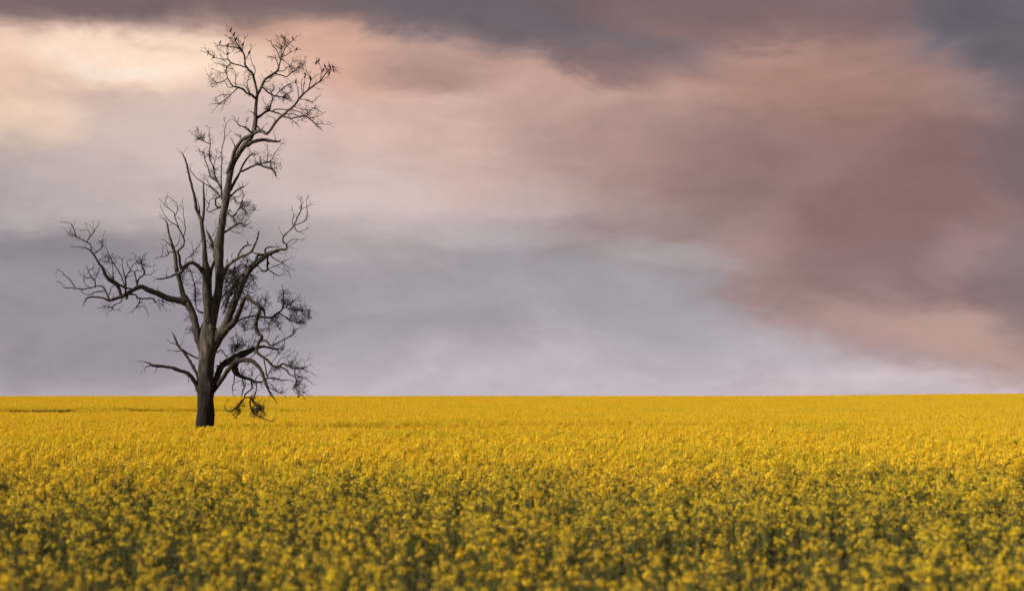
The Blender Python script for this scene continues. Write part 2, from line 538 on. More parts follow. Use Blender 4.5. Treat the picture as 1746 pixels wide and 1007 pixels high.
LB([('E', '700,620,50 735,590,36 775,525,38 825,450,38 875,390,42 930,345,44 1040,340,34 1100,380,32 1140,430,30 1165,500,28 1190,570,20 1230,650,12 1265,690,5')], -0.3)
LB([('E', '590,610,60 560,565,46 520,500,36 475,455,34 400,430,30 330,405,28 240,392,26 160,385,24 130,365,14 80,352,6')], -0.25)
LB([('E', '590,600,40 572,540,24 560,470,24 510,370,24 460,290,24 400,220,20 370,160,16 345,98,6')], 0.2)
LB([('D', '1200,780,56 1150,768,60 1090,760,52 1020,740,48 950,705,44 880,680,40 820,650,42 780,655,40 720,690,34 660,725,32 600,745,30 540,765,22 480,745,16 400,735,14 345,745,13 325,775,8')], -0.2)
LB([('C', '400,490,36 385,470,36 350,430,32 300,395,30 255,400,30 215,440,28 190,475,26 150,490,20 80,520,14 0,532,12'), ('D', '943,583,8')], -0.45)
LB([('C', '540,500,60 580,440,40 620,395,28 690,350,24 760,320,22 810,280,18 840,210,16 858,160,13')], -0.4)
LB([('B', '600,470,40 632,380,32 650,300,31 690,230,30 730,185,30 800,150,32 850,120,32 890,120,26 930,140,24 960,110,22 1000,50,22'), ('A', '745,860,20 790,810,20 860,750,18 920,700,18 960,640,16 1000,600,16 1060,550,13 1130,500,10 1180,440,9 1215,395,7 1250,385,3')], -0.3)
LB([('A', '596,615,24 620,570,24 645,520,22 665,480,20 720,445,20 770,405,18 785,360,14 800,310,12 810,260,10 800,215,8 820,150,5 830,115,3')], 0.4)
LB([('A', '598,610,22 590,560,19 575,500,20 555,430,20 520,395,18 495,360,16 490,320,14 485,270,14 460,235,13 430,210,11 390,205,9 345,195,7 278,190,5 235,172,3')], -0.35)
LB([('A', '590,650,20 550,615,20 510,600,16 475,565,18 430,550,15 390,540,12 360,500,10 340,460,9 330,400,8 345,370,8 375,342,8')], -0.5)
LB([('A', '585,815,30 620,795,22 670,760,18 700,740,16 715,690,12 730,650,10 720,600,8 740,560,4')], 0.4)
LB([('B', '610,630,32 650,560,24 690,490,20 715,430,18 750,370,16 785,325,9')], 0.3)
LB([('B', '770,240,34 800,215,30 850,200,28 910,195,26 980,205,20 1020,208,18 1045,205,9')], -0.5)
LB([('B', '565,720,20 545,690,18 540,610,16 500,550,14 450,510,12 430,440,10 400,360,8 390,300,6 355,290,3')], 0.4)
LB([('C', '420,830,26 335,800,10 320,700,12 315,600,11 300,540,8 270,440,7 245,420,5')], 0.5)
# --- branches off the long left limb
for t in ('535,760,20 520,720,16 490,660,14 450,640,12 390,655,12 310,668,12 240,660,11 150,655,8 118,620,4',
          '245,658,10 205,600,10 150,545,8 100,500,5 82,515,3',
          '500,685,12 440,690,12 400,700,10 370,718,8 310,705,4',
          '415,645,11 410,590,11 370,570,9 340,575,7 305,545,4', '410,590,8 430,550,8 450,505,4', '385,568,7 360,520,6 350,495,3', '430,550,6 395,510,5 393,490,3',
          '370,655,7 345,640,7 320,615,4',
          '635,725,28 622,670,30 600,630,36 560,600,36 520,570,36 495,530,30 480,490,24 450,450,20 425,410,18 400,370,16 375,340,13 330,315,9 262,305,5',
          '380,335,13 375,290,13 340,265,12 290,240,12 240,215,11 190,185,5', '245,205,10 230,155,9 205,110,7 170,95,3', '235,213,6 190,210,3',
          '345,262,10 370,215,10 400,185,8 415,155,6 432,125,3', '370,212,7 360,170,6 335,155,3', '405,178,6 402,145,3',
          '405,365,10 440,340,10 470,315,9 470,270,8 482,230,4', '470,270,6 452,255,3', '430,350,7 408,332,4', '440,445,9 460,412,8 500,395,3',
          '560,590,22 620,630,20 670,655,18 720,665,14 750,668,10',
          '665,640,11 640,560,10 605,500,10 570,440,10 545,400,9 520,350,5 510,320,3', '570,590,10 566,530,8 565,470,7 550,430,4', '560,570,9 535,540,8 505,500,4',
          '675,700,18 675,640,18 675,580,14 660,530,10 650,480,8 645,440,3', '675,580,12 690,540,10 718,512,10 692,460,8 685,430,6 715,415,3',
          '778,655,16 772,620,15 765,580,14 752,530,10 722,508,9', '718,500,7 740,460,8 770,445,6 812,455,3',
          '776,620,18 790,580,16 830,545,14 836,510,14 815,475,12 810,430,10 790,400,6 765,385,3', '812,430,7 826,390,3', '822,460,8 880,475,6 915,470,3',
          '835,545,8 880,545,8 925,520,3', '752,530,8 765,508,8 815,512,5', '690,565,7 740,545,4',
          '700,712,16 760,715,14 780,745,14 840,750,12 910,750,12 925,780,9 960,760,7 1010,780,5 1065,797,2.5', '960,765,6 980,800,5 1015,835,3',
          '800,752,12 790,790,12 770,820,10 740,855,5', '775,825,8 830,815,6 852,845,3', '645,740,12 635,780,10 590,800,10 545,825,8 510,815,5 465,825,2.5',
          '545,825,7 575,840,6 605,848,3', '690,715,22 688,745,18 676,755,10', '985,712,20 965,692,14 952,680,5', '560,760,10 572,725,5', '540,700,9 555,650,6 575,635,3'):
    B('D', t)
# --- candelabra above it
for z, t in (('C', '198,450,30 185,400,26 180,340,24 170,290,18 215,250,14 222,200,12 215,170,11 188,120,10 160,75,9 112,48,8 60,-5,6 38,-40,3'),
             ('B', '188,985,9 165,920,9 140,850,8 130,815,7 80,775,7 55,750,6 25,715,3'), ('B', '55,750,5 65,710,2.5'),
             ('B', '140,850,7 165,800,6 155,740,6 120,705,5 92,683,2.5'), ('B', '165,800,5 190,750,2.5'),
             ('B', '216,1020,9 230,966,8 225,900,7 215,840,6 215,790,3'), ('B', '205,900,4 185,870,2.5'),
             ('C', '130,300,13 95,300,10 75,330,10 20,345,6'), ('C', '20,345,6 38,310,6 30,270,3'), ('C', '122,255,11 90,230,10 50,195,4'), ('C', '80,300,7 70,260,3'),
             ('C', '130,260,9 152,248,8 175,215,6 185,170,3'), ('C', '150,300,10 175,275,8 210,260,6'),
             ('C', '228,405,8 240,360,8 290,325,9 305,290,8 345,255,7 370,190,3'), ('C', '300,295,6 288,230,2.5'), ('C', '75,520,8 70,490,4'), ('C', '150,470,8 142,440,5'),
             # prongs of the left-centre stem
             ('B', '372,915,28 385,860,26 392,780,22 390,680,18 388,610,14 385,560,9'), ('B', '354,835,14 350,770,12 342,735,4'),
             ('B', '545,700,14 520,670,14 460,610,12 400,570,10 340,530,8 280,470,6 270,440,3'), ('B', '398,700,8 435,750,7 415,795,8 430,810,8 470,800,9 515,780,12 545,765,12'),
             ('B', '545,770,14 510,775,16 490,740,14 495,700,12 535,680,14'), ('B', '437,740,6 440,710,5 475,695,2.5'), ('B', '400,690,6 415,650,2.5'),
             ('B', '510,640,9 450,590,8 418,545,4'),
             ('C', '470,270,26 460,220,28 440,170,24 420,130,14 412,110,5'), ('C', '455,170,8 480,140,6 497,85,2.5'), ('C', '470,260,12 430,220,8 412,200,4'),
             ('C', '432,470,20 430,420,22 430,400,8')):
    B(z, t)
# --- upper left brush and slender whip
for z, t in (('B', '535,600,14 520,575,14 485,500,14 470,420,12 440,360,10 440,290,10 446,230,10 440,160,6 435,95,3'),
             ('B', '446,228,8 390,205,8 355,180,6 300,150,3'), ('B', '360,180,6 345,140,4 335,105,2'), ('B', '475,440,9 485,370,7 500,320,4'), ('B', '440,330,8 405,310,6 360,290,3'),
             ('B', '545,640,13 540,560,12 540,480,10 545,380,10 545,270,9 570,180,8 565,120,6 580,70,5 562,20,2.5'), ('B', '570,178,5 610,130,2.5'), ('B', '578,75,4 595,40,2.5'),
             ('B', '545,610,10 505,545,9 470,520,6 385,492,2.5'), ('B', '660,285,13 655,245,10 630,195,4'), ('B', '795,135,10 740,90,9 690,65,7 670,38,3'), ('B', '750,95,6 755,40,3'),
             ('B', '1005,207,9 1000,150,4'), ('B', '1040,205,8 1050,215,4'),
             ('B', '712,465,18 770,440,16 850,405,18 920,430,18 970,445,16 1000,475,16 1010,505,12'), ('B', '870,402,14 940,385,10 970,370,8 1000,310,6 1052,245,2.5'),
             ('B', '960,380,8 970,430,8 985,455,6'), ('B', '985,440,7 1020,430,5 1048,405,3'), ('B', '850,400,7 830,350,5 790,290,2.5'), ('B', '935,385,7 940,310,5 935,260,2.5'),
             ('B', '615,680,20 670,630,16 712,605,15 735,595,13'), ('B', '730,595,8 722,570,4'), ('B', '640,680,7 690,680,6 725,640,4 705,610,3'),
             ('B', '580,820,22 605,830,18 640,850,14 700,770,10 720,710,8 742,662,4'), ('B', '640,855,11 665,895,10 690,915,8'), ('B', '600,820,14 612,795,12 625,810,10'),
             ('B', '570,985,20 640,940,14 700,910,12 735,935,7 775,945,3'), ('B', '615,965,8 650,985,5 700,1000,3'), ('B', '660,725,8 720,745,6 800,780,4'), ('B', '700,775,7 760,790,5 830,790,3')):
    B(z, t)
# --- crown
for t in ('497,378,14 450,360,12 400,350,12 375,340,12 340,310,10 290,305,8 235,295,7 200,270,6 140,245,3', '340,470,8 310,495,8 260,510,7 230,490,6 180,450,4', '258,508,5 230,540,2.5',
          '390,545,9 350,548,7 322,505,4', '425,555,11 405,580,10 370,610,8 330,650,7 270,690,6 230,745,2.5', '370,610,6 300,615,5 255,630,2.5', '330,650,5 300,720,2.5', '275,688,5 235,690,2.5',
          '415,545,8 412,490,7 412,430,6 382,380,3', '540,612,12 525,570,10 510,520,8 515,490,6 545,475,5 520,455,4', '525,590,9 500,545,8 470,530,6 430,525,4', '570,450,9 580,395,7 552,340,6 540,290,3',
          '490,310,8 525,265,7 550,220,2.5', '470,238,10 420,170,9 400,120,6 371,72,3', '470,240,8 478,190,6 492,130,2.5', '340,305,7 345,270,5 300,255,4 275,225,2.5', '345,270,4 385,240,2.5',
          '332,430,6 290,420,5 240,405,2.5', '342,372,6 300,360,5 240,340,2.5', '200,275,5 175,240,2.5', '430,210,7 380,150,5 350,120,2.5', '455,230,7 415,180,5 375,175,3',
          '765,412,11 830,405,8 845,380,8 880,368,3', '750,430,11 820,450,10 850,460,10 890,425,10 930,400,8 980,350,3', '782,370,9 750,300,7 705,285,3', '795,310,10 770,240,8 740,200,7 712,155,2.5',
          '805,285,9 830,280,8 880,250,7 940,225,3', '812,275,9 840,210,8 880,165,7 905,142,5 932,115,2.5', '815,310,7 845,335,3', '800,220,6 790,160,4 770,120,2.5', '735,205,5 720,180,2.5',
          '640,545,15 690,590,14 740,620,14 800,630,12 840,640,8 885,665,3', '765,612,8 800,570,7 870,520,5 928,512,3', '700,595,7 740,570,5 735,530,3', '680,560,7 650,520,3', '830,635,7 850,600,5 890,590,2.5',
          '695,748,14 740,760,14 790,775,13 825,795,14', '720,755,11 770,735,10 830,740,10 885,735,10', '685,745,8 670,700,6 650,670,2.5', '690,735,6 690,700,4 705,670,2.5',
          '825,800,13 890,815,11 960,800,12 1020,800,12 1060,830,12 1100,865,10 1140,900,4', '1100,862,7 1160,865,5 1205,868,2.5', '1022,798,8 1050,750,6 1095,727,5 1140,760,2.5', '1045,815,7 1110,800,5 1155,780,2.5',
          '885,735,9 960,760,8 1005,795,8', '870,810,9 910,840,6 940,870,3', '930,720,7 990,735,5 1060,745,2.5', '840,780,9 900,775,7 950,790,5',
          '960,650,9 1030,655,7 1070,675,6 1110,650,2.5', '950,635,8 947,570,7 928,512,3', '985,605,7 978,540,6 975,495,2.5', '992,592,8 1000,520,6 1010,450,3', '1035,565,9 1055,485,8 1025,420,5 1005,340,2.5',
          '1075,535,9 1150,490,7 1188,465,2.5', '1135,495,7 1150,400,5 1125,330,2.5', '1055,482,5 1097,455,2.5', '1190,425,5 1212,345,2.5', '1150,470,5 1160,412,2.5', '1220,395,5 1260,400,4 1285,410,2', '1080,545,6 1115,560,2.5',
          '750,840,8 745,815,6 690,790,3', '590,875,13 625,915,12 640,905,10 660,880,5', '550,942,14 500,890,10 440,875,8 420,840,4', '500,888,6 503,845,3', '580,790,12 562,768,10 545,760,5',
          '450,980,5 430,960,2', '650,505,9 690,500,7 720,470,6 745,450,6'):
    B('A', t)
# --- right limbs
for z, t in (('C', '680,345,15 700,300,14 722,270,14 750,245,12 795,242,6'), ('C', '640,380,7 630,350,3'), ('C', '705,345,6 715,315,3'), ('C', '840,375,24 850,335,24 890,322,20 940,320,20'), ('C', '820,305,10 880,320,14 930,320,18'),
             ('C', '922,318,18 918,280,16 935,260,15 970,256,13 1000,260,6'), ('C', '940,330,16 935,400,16 930,460,16 890,455,14 850,415,9'), ('C', '935,410,12 950,400,14 945,385,10'),
             ('C', '965,325,12 1000,360,10 1060,385,10 1125,355,4'), ('C', '1060,385,9 1100,420,8 1150,447,4'), ('C', '1070,392,9 1020,415,8 960,435,8 930,450,9'), ('C', '1068,400,6 1085,440,5 1118,475,2.5'), ('C', '1020,425,6 1070,450,3'),
             ('C', '945,450,10 990,480,10 1035,503,8 1072,490,4'), ('C', '1100,235,9 1130,205,8 1170,188,7 1228,198,3'), ('C', '1100,250,8 1130,245,6 1160,225,2.5'), ('C', '1100,265,7 1145,265,3'), ('C', '985,300,7 1022,270,3'), ('C', '1010,295,7 1045,310,3'),
             ('C', '1072,170,7 1052,130,3'),
             ('B', '1165,925,10 1270,880,9 1275,780,7 1270,715,2.5'), ('B', '1230,785,6 1310,755,2.5'), ('B', '1155,925,8 1148,885,8 1165,845,7 1150,808,3'), ('B', '1165,935,10 1200,985,9 1260,965,4'), ('B', '1215,780,5 1240,735,4 1232,705,2'),
             ('C', '690,885,16 770,855,14 850,850,16 930,860,18 980,860,18 1010,830,16 1065,790,16 1075,700,10 1070,620,3'), ('C', '1035,825,12 1100,860,10 1160,900,8 1240,915,3'), ('C', '1065,785,10 1130,740,8 1200,690,3'),
             ('C', '1080,775,8 1160,790,7 1240,800,5 1305,800,2.5'), ('C', '800,715,22 860,755,22 905,800,22 915,845,12'), ('C', '910,870,8 950,930,7 950,1007,5'), ('C', '900,790,9 920,720,7 935,660,2.5'), ('C', '870,840,14 850,900,13 855,1000,11'),
             ('C', '780,870,7 740,920,6 735,975,3'), ('C', '980,862,7 1010,920,6 1050,970,2.5'), ('C', '640,940,8 630,870,7 610,840,4'), ('C', '760,700,9 775,750,7 740,790,4'), ('C', '790,715,7 800,770,5 790,820,3'),
             # crossing sticks in the dense heart of the tree
             ('C', '720,590,12 650,610,14 590,640,13 550,690,11'), ('C', '690,560,14 640,600,13 580,700,12 545,780,9'), ('C', '650,650,11 600,700,12 575,760,12 560,820,9'), ('C', '740,520,12 700,540,12 640,560,10 590,560,7 565,530,4'),
             ('C', '640,470,7 650,440,8 690,425,8 710,400,6 700,365,5'), ('C', '660,490,7 655,420,7 665,380,6'), ('C', '700,500,9 640,480,8 590,500,6 560,540,4'), ('C', '620,600,9 590,580,8 570,600,7 555,640,5'),
             ('C', '700,600,12 735,650,10 745,700,10'), ('C', '720,610,9 790,650,8 850,625,3'), ('C', '740,600,7 790,560,6 820,520,2.5'), ('C', '770,480,7 820,500,5 845,480,2.5'), ('C', '760,440,7 760,390,6 765,345,2.5'), ('C', '690,470,8 705,420,6 745,380,3'),
             ('C', '730,540,14 660,600,16 610,680,16 580,780,14'), ('C', '700,520,12 640,540,11 600,590,11 560,600,8'), ('C', '760,470,14 700,510,14 650,560,12 620,620,10'), ('C', '680,640,12 640,660,11 600,650,9 565,680,6'), ('C', '640,480,9 600,460,8 570,500,7 550,560,5'), ('C', '670,560,10 620,520,9 590,530,7'), ('C', '600,860,8 640,870,7 690,830,5'), ('C', '560,830,9 590,780,8 640,720,8 690,690,6'), ('F', '700,930,9 750,850,7 720,820,4')):
    B(z, t)
# --- lower right tangle
for t in ('930,330,54 905,390,60 912,440,60 945,478,36 1000,500,26 1050,512,24 1085,532,16 1140,535,12 1168,518,12', '1045,512,16 1060,560,14 1050,600,14 1000,640,14 988,680,14 940,740,14 890,790,12 840,795,10 810,760,6 820,720,3',
          '940,740,11 940,810,10 915,860,4', '915,860,6 870,810,4', '1000,672,12 1045,682,14 1040,730,14 1060,790,15 1085,830,16', '1050,685,12 1085,730,13 1110,780,15 1100,830,16 1140,855,12 1170,868,10 1235,890,8 1265,872,3', '1105,770,9 1160,775,8 1165,758,4',
          '1080,675,10 1100,580,10 1087,532,10', '900,480,12 895,540,10 880,590,9 885,642,4', '960,485,12 985,560,10 970,620,9 968,690,3', '985,500,10 1000,560,8 975,620,6', '1165,510,14 1240,500,15 1330,520,12 1405,518,3',
          '1165,325,12 1180,400,12 1192,480,12', '1198,488,10 1230,410,9 1252,395,8', '1185,520,11 1190,560,10 1240,600,8 1330,642,3', '1200,530,9 1260,590,7 1300,625,5 1348,630,2.5', '1195,545,10 1210,600,8 1255,660,4', '1225,650,6 1210,690,3',
          '1148,165,17 1190,165,18 1228,208,18 1270,190,14 1350,150,12 1420,110,14 1437,70,8 1430,38,3', '1432,90,7 1450,70,5 1478,55,2.5', '1352,155,8 1350,200,6 1290,230,5 1250,235,4', '1245,200,7 1275,130,3', '1235,230,8 1290,245,7 1310,290,5 1360,270,2.5',
          '1245,350,7 1290,290,7 1330,250,4', '1250,240,6 1215,290,3', '1300,395,20 1360,420,16 1400,465,14 1450,490,12 1455,540,10 1440,580,8 1480,620,6 1510,650,3', '1455,545,8 1490,590,6 1545,640,2.5', '1440,565,6 1430,600,5 1465,640,2.5', '1450,490,8 1520,490,6 1585,535,2.5',
          '1445,425,9 1440,460,9 1470,480,7', '1400,395,8 1430,350,6 1455,300,2.5', '1400,380,7 1380,320,5 1400,300,2.5', '1420,370,6 1480,350,4 1500,345,2', '1530,400,5 1535,360,4 1572,330,2.5', '1500,410,6 1550,440,5 1590,450,2.5', '1290,385,9 1310,330,6 1355,310,3', '1345,372,7 1375,400,6 1400,370,4',
          '885,325,14 900,280,11 925,200,9 915,100,3', '890,290,8 878,215,9 905,212,9 900,255,7 890,275,6', '745,265,16 775,245,13 800,270,12 845,330,11', '925,200,6 960,240,5 1000,180,2.5', '1000,270,8 1040,190,5 1065,130,2.5', '1030,265,7 1080,160,4 1090,130,2',
          '945,478,9 960,400,5 1010,370,3', '960,480,6 970,440,5 1010,420,4 1060,440,3 1060,480,3', '1085,520,8 1110,480,7 1160,470,4', '1070,540,7 1020,560,6 1000,540,4', '1100,250,14 1075,290,10 1050,310,9', '1130,290,9 1170,300,6 1210,280,3',
          '150,385,14 110,395,10 80,422,4', '205,403,6 190,430,3', '400,215,10 340,180,8 315,172,2.5', '402,218,9 430,185,4', '420,245,14 370,258,8 330,250,3', '430,245,18 500,290,16 550,312,14 600,330,12', '475,450,14 480,490,9 485,510,5', '545,440,7 540,380,4'):
    B('E', t)

# --- twigs: crooked sprays, kept per limb
twig_geo = {}
def crooked(p0, p1, n, amp):
    out = [p0]
    L_ = (p1 - p0).length
    for i in range(1, n):
        f = i / n
        q = p0.lerp(p1, f)
        q += Vector((trng.gauss(0, amp * L_), trng.gauss(0, amp * L_), trng.gauss(0, amp * L_)))
        out.append(q)
    out.append(p1)
    return out

def twig(limb, p0, p1, r0, level=0):
    g = twig_geo.setdefault(limb, Geo())
    n = 4 if level == 0 else 3
    pts = crooked(p0, p1, n, 0.07)
    rad = [r0 * (1 - 0.65 * i / n) for i in range(n + 1)]
    tube(g, pts, rad, 3, cap=False)
    if level < 2:
        L_ = (p1 - p0).length
        if L_ < 0.18:
            return
        for k in range(3 if level == 0 else 2):
            f = trng.uniform(0.25, 0.95)
            i = min(int(f * n), n - 1)
            a = pts[i].lerp(pts[i + 1], f * n - i)
            d = (p1 - p0).normalized()
            rnd = Vector((trng.gauss(0, 1), trng.gauss(0, 1), trng.gauss(0, 1)))
            rnd = (rnd - d * rnd.dot(d)).normalized()
            dirn = (d * math.cos(R(38)) + rnd * math.sin(R(38)) * trng.uniform(0.7, 1.3)).normalized()
            twig(limb, a, a + dirn * L_ * trng.uniform(0.25, 0.5), r0 * 0.68, level + 1)

def clump(z, cx, cy, r, n, lean=None):
    """a brush of fine twigs about a point, growing from the nearest wood"""
    ox, oy, s = ZOOMS[z]
    cx, cy, r = ox + cx / s, oy + cy / s, r / s
    near = [q for q in samples if math.hypot(q[0] - cx, q[1] - cy) < r * 1.25]
    if len(near) < 3:
        near = sorted(samples, key=lambda q: math.hypot(q[0] - cx, q[1] - cy))[:4]
    near = [q for q in near if q[3] < 6] or near
    near.sort(key=lambda c: math.hypot(c[0] - cx, c[1] - cy))
    hubs = trng.sample(near, min(9, len(near)))
    for _ in range(int(n * (3.7 if z in "CE" else 2.6))):
        q = trng.choice(hubs)
        a = trng.uniform(0, 2 * math.pi); rr = r * trng.uniform(0.45, 1.1)
        tx, ty = cx + rr * math.cos(a), cy + rr * math.sin(a)
        if math.hypot(tx - q[0], ty - q[1]) > r * 1.15:
            continue
        dd = q[2] + trng.gauss(0, 0.35) * r * MPX
        p0 = at(q[0], q[1], TREE_Y + q[2])
        p1 = at(tx, ty, TREE_Y + dd)
        if (p1 - p0).length > 2.2 * r * MPX:
            p1 = p0 + (p1 - p0).normalized() * 2.2 * r * MPX
        twig(q[4], p0, p1, trng.uniform(0.009, 0.0135))

for c in (('D', 540, 400, 85, 20), ('D', 400, 540, 90, 8), ('D', 800, 440, 80, 8), ('D', 530, 830, 70, 8), ('D', 950, 775, 80, 8), ('D', 800, 830, 60, 6), ('D', 230, 180, 70, 6), ('D', 460, 280, 50, 5), ('D', 640, 590, 90, 8),
          ('C', 290, 530, 95, 34), ('C', 330, 690, 60, 20), ('C', 250, 920, 85, 24), ('C', 340, 350, 60, 12), ('C', 440, 280, 50, 10), ('C', 350, 600, 60, 12),
          ('B', 345, 150, 62, 26), ('B', 400, 300, 52, 16), ('B', 490, 335, 58, 22), ('B', 520, 480, 75, 28), ('B', 500, 650, 60, 18), ('B', 600, 370, 50, 10), ('B', 520, 720, 45, 14), ('B', 450, 180, 40, 8),
          ('B', 840, 345, 70, 28), ('B', 950, 360, 75, 20), ('B', 1010, 425, 50, 14), ('B', 660, 470, 50, 8), ('B', 650, 735, 55, 18), ('B', 775, 790, 78, 42), ('B', 720, 890, 85, 26), ('B', 500, 855, 45, 14), ('B', 620, 900, 50, 12), ('B', 700, 650, 40, 7), ('B', 690, 160, 30, 6),
          ('A', 400, 180, 75, 34), ('A', 300, 240, 55, 10), ('A', 190, 260, 50, 7), ('A', 280, 380, 70, 14), ('A', 230, 480, 75, 14), ('A', 290, 650, 75, 14), ('A', 500, 450, 50, 14), ('A', 400, 420, 60, 8), ('A', 520, 620, 30, 8), ('A', 680, 430, 50, 14),
          ('A', 800, 160, 70, 28), ('A', 820, 270, 50, 16), ('A', 930, 360, 75, 34), ('A', 900, 225, 50, 8), ('A', 740, 290, 45, 6), ('A', 850, 550, 65, 20), ('A', 850, 640, 50, 20), ('A', 720, 550, 40, 10), ('A', 675, 715, 42, 14),
          ('A', 960, 770, 90, 18), ('A', 1090, 760, 70, 14), ('A', 1140, 860, 60, 12), ('A', 1060, 660, 45, 5), ('A', 1070, 460, 55, 8), ('A', 1220, 400, 55, 8), ('A', 910, 850, 45, 7), ('A', 780, 680, 60, 8), ('A', 450, 970, 30, 5),
          ('C', 610, 540, 95, 70), ('C', 690, 480, 80, 50), ('C', 765, 390, 55, 30), ('C', 800, 560, 75, 40), ('C', 640, 700, 95, 60), ('C', 800, 640, 60, 24), ('C', 720, 800, 60, 12),
          ('C', 1080, 670, 75, 26), ('C', 1180, 730, 85, 26), ('C', 1225, 840, 88, 60), ('C', 920, 720, 75, 34), ('C', 1020, 910, 80, 30), ('C', 760, 910, 80, 28), ('C', 880, 930, 70, 20), ('C', 1140, 850, 60, 18), ('C', 640, 920, 60, 14), ('C', 1170, 980, 40, 6), ('C', 840, 800, 60, 14),
          ('E', 920, 180, 85, 34), ('E', 1040, 190, 75, 14), ('E', 750, 360, 50, 16), ('E', 830, 270, 55, 14), ('E', 1020, 450, 60, 18), ('E', 1010, 30, 50, 14), ('E', 1290, 230, 65, 12), ('E', 1430, 360, 75, 20), ('E', 1520, 460, 80, 18), ('E', 1500, 590, 75, 30),
          ('E', 1290, 460, 65, 20), ('E', 1290, 580, 65, 16), ('E', 960, 760, 65, 24), ('E', 1120, 820, 85, 40), ('E', 1110, 690, 70, 26), ('E', 930, 560, 60, 10), ('E', 1110, 580, 55, 14), ('E', 1060, 380, 50, 10), ('E', 1190, 30, 50, 10), ('E', 880, 800, 60, 10), ('E', 1310, 30, 40, 8), ('E', 1460, 660, 40, 6)):
    clump(*c)
# every thin branch carries a few side twigs
for s in list(strands):
    if s['kind'] == 'trunk':
        continue
    P = s['pts']; acc = 0
    for i in range(1, len(P)):
        acc += (P[i] - P[i - 1]).length
        if s['rad'][i] < 0.05 and acc > 0.45 and trng.random() < 0.75:
            acc = 0
            d = (P[i] - P[i - 1]).normalized()
            rnd = Vector((trng.gauss(0, 1), trng.gauss(0, 1), trng.gauss(0.4, 1)))
            rnd = (rnd - d * rnd.dot(d)).normalized()
            twig(s['limb'], P[i], P[i] + (d * 0.7 + rnd * 0.75).normalized() * trng.uniform(0.15, 0.5), 0.0115, 1)
    if s['rad'][-1] < 0.045:
        d = (P[-1] - P[-2]).normalized()
        for k in range(2):
            rnd = Vector((trng.gauss(0, 1), trng.gauss(0, 1), trng.gauss(0, 1))) * 0.35
            twig(s['limb'], P[-1] - d * 0.02, P[-1] + (d + rnd).normalized() * trng.uniform(0.18, 0.45), 0.0105, 1)

base = at(349, 735, TREE_Y); base.z = float(terrain(base.x, TREE_Y))
tree = link(bpy.data.objects.new('bare_tree', None))
tree.location = base
tree['label'] = 'tall dead gum tree with bare crooked branches standing alone in the yellow field'
tree['category'] = 'tree'

def strand_obj(name, g, mat, parent, origin, kind=None, smooth=True):
    me = new_mesh(name, [v - origin for v in g.v], g.f, [mat], smooth=smooth)
    o = link(bpy.data.objects.new(name, me))
    o.parent = parent
    if kind:
        o['kind'] = kind
    return o

limb_obj = {}
for s in strands:
    g = Geo()
    big = max(s['rad'])
    sides = 20 if s['kind'] == 'trunk' else (12 if big > 0.18 else (7 if big > 0.06 else 5))
    if s['kind'] == 'trunk':
        # buttressed foot
        pts, rad = list(s['pts']), list(s['rad'])
        while pts[0].z < base.z - 0.15 and len(pts) > 3:
            pts.pop(0); rad.pop(0)
        for i, p in enumerate(pts):
            hgt = p.z - base.z
            rad[i] *= 1 + 0.35 * math.exp(-max(hgt, 0) / 0.6)
        tube(g, pts, rad, sides, 0.26)
        limb_obj[0] = strand_obj('trunk', g, M_trunk, tree, base)
        limb_obj[0]['label'] = 'grey trunk with a fire-blackened foot'
    elif s['kind'] == 'limb':
        tube(g, s['pts'], s['rad'], sides, 0.22 if big > 0.09 else 0.10)
        limb_obj[s['limb']] = strand_obj('limb', g, M_bark if s['limb'] in (1, 2, 3, 4, 11, 12, 13, 14, 15) else M_branch, tree, base)
    else:
        tube(g, s['pts'], s['rad'], sides, 0.08)
        strand_obj('branch', g, M_branch, limb_obj[s['limb']], base)
for k, g in twig_geo.items():
    strand_obj('twigs', g, M_twig, limb_obj[k], base, 'stuff', smooth=False)

# ------------------------------------------------------------------ birds perched in the tree
def bird_mesh(seed):
    rr = random.Random(seed)
    g = Geo()
    lean = rr.uniform(0.15, 0.45)
    # tail, belly, breast, neck, head, beak along one continuous skin; feet at the origin, facing +X
    prof = [(-0.046, -0.028, 0.004, 0.011), (-0.036, -0.002, 0.006, 0.012), (-0.025, 0.022, 0.016, 0.018), (-0.012, 0.040, 0.028, 0.027), (0.000, 0.060, 0.032, 0.030),
            (0.010, 0.080, 0.027, 0.026), (0.014, 0.096, 0.021, 0.021), (0.018, 0.110, 0.022, 0.021), (0.026, 0.121, 0.018, 0.017), (0.036, 0.124, 0.009, 0.009), (0.048, 0.119, 0.002, 0.002)]
    pts = [Vector((x, 0, z + x * lean * 0.4)) for x, z, _, _ in prof]
    n = 8
    for i, p in enumerate(pts):
        a = pts[max(i - 1, 0)]; b = pts[min(i + 1, len(pts) - 1)]
        t = (b - a).normalized(); side = Vector((0, 1, 0)); up = side.cross(t)
        rz, ry = prof[i][2], prof[i][3]
        for k in range(n):
            an = 2 * math.pi * k / n
            g.v.append(p + side * math.cos(an) * ry + up * math.sin(an) * rz)
    for i in range(len(pts) - 1):
        for k in range(n):
            g.f.append((i * n + k, i * n + (k + 1) % n, (i + 1) * n + (k + 1) % n, (i + 1) * n + k))
    g.f.append(tuple(reversed(range(n)))); g.f.append(tuple((len(pts) - 1) * n + k for k in range(n)))
    for sgn in (-1, 1):
        tube(g, [Vector((0.006, 0.010 * sgn, 0.040)), Vector((0.004, 0.012 * sgn, -0.006))], [0.003, 0.0025], 4)
    me = new_mesh('bird', g.v, g.f, [M_bird], smooth=True)
    return me
bird_meshes = [bird_mesh(k) for k in range(4)]
wing = Geo()
wp = [Vector((0.010, 0, 0.080)), Vector((-0.004, 0, 0.056)), Vector((-0.020, 0, 0.030)), Vector((-0.036, 0, 0.002))]
tube(wing, wp, [0.010, 0.017, 0.013, 0.003], 6)
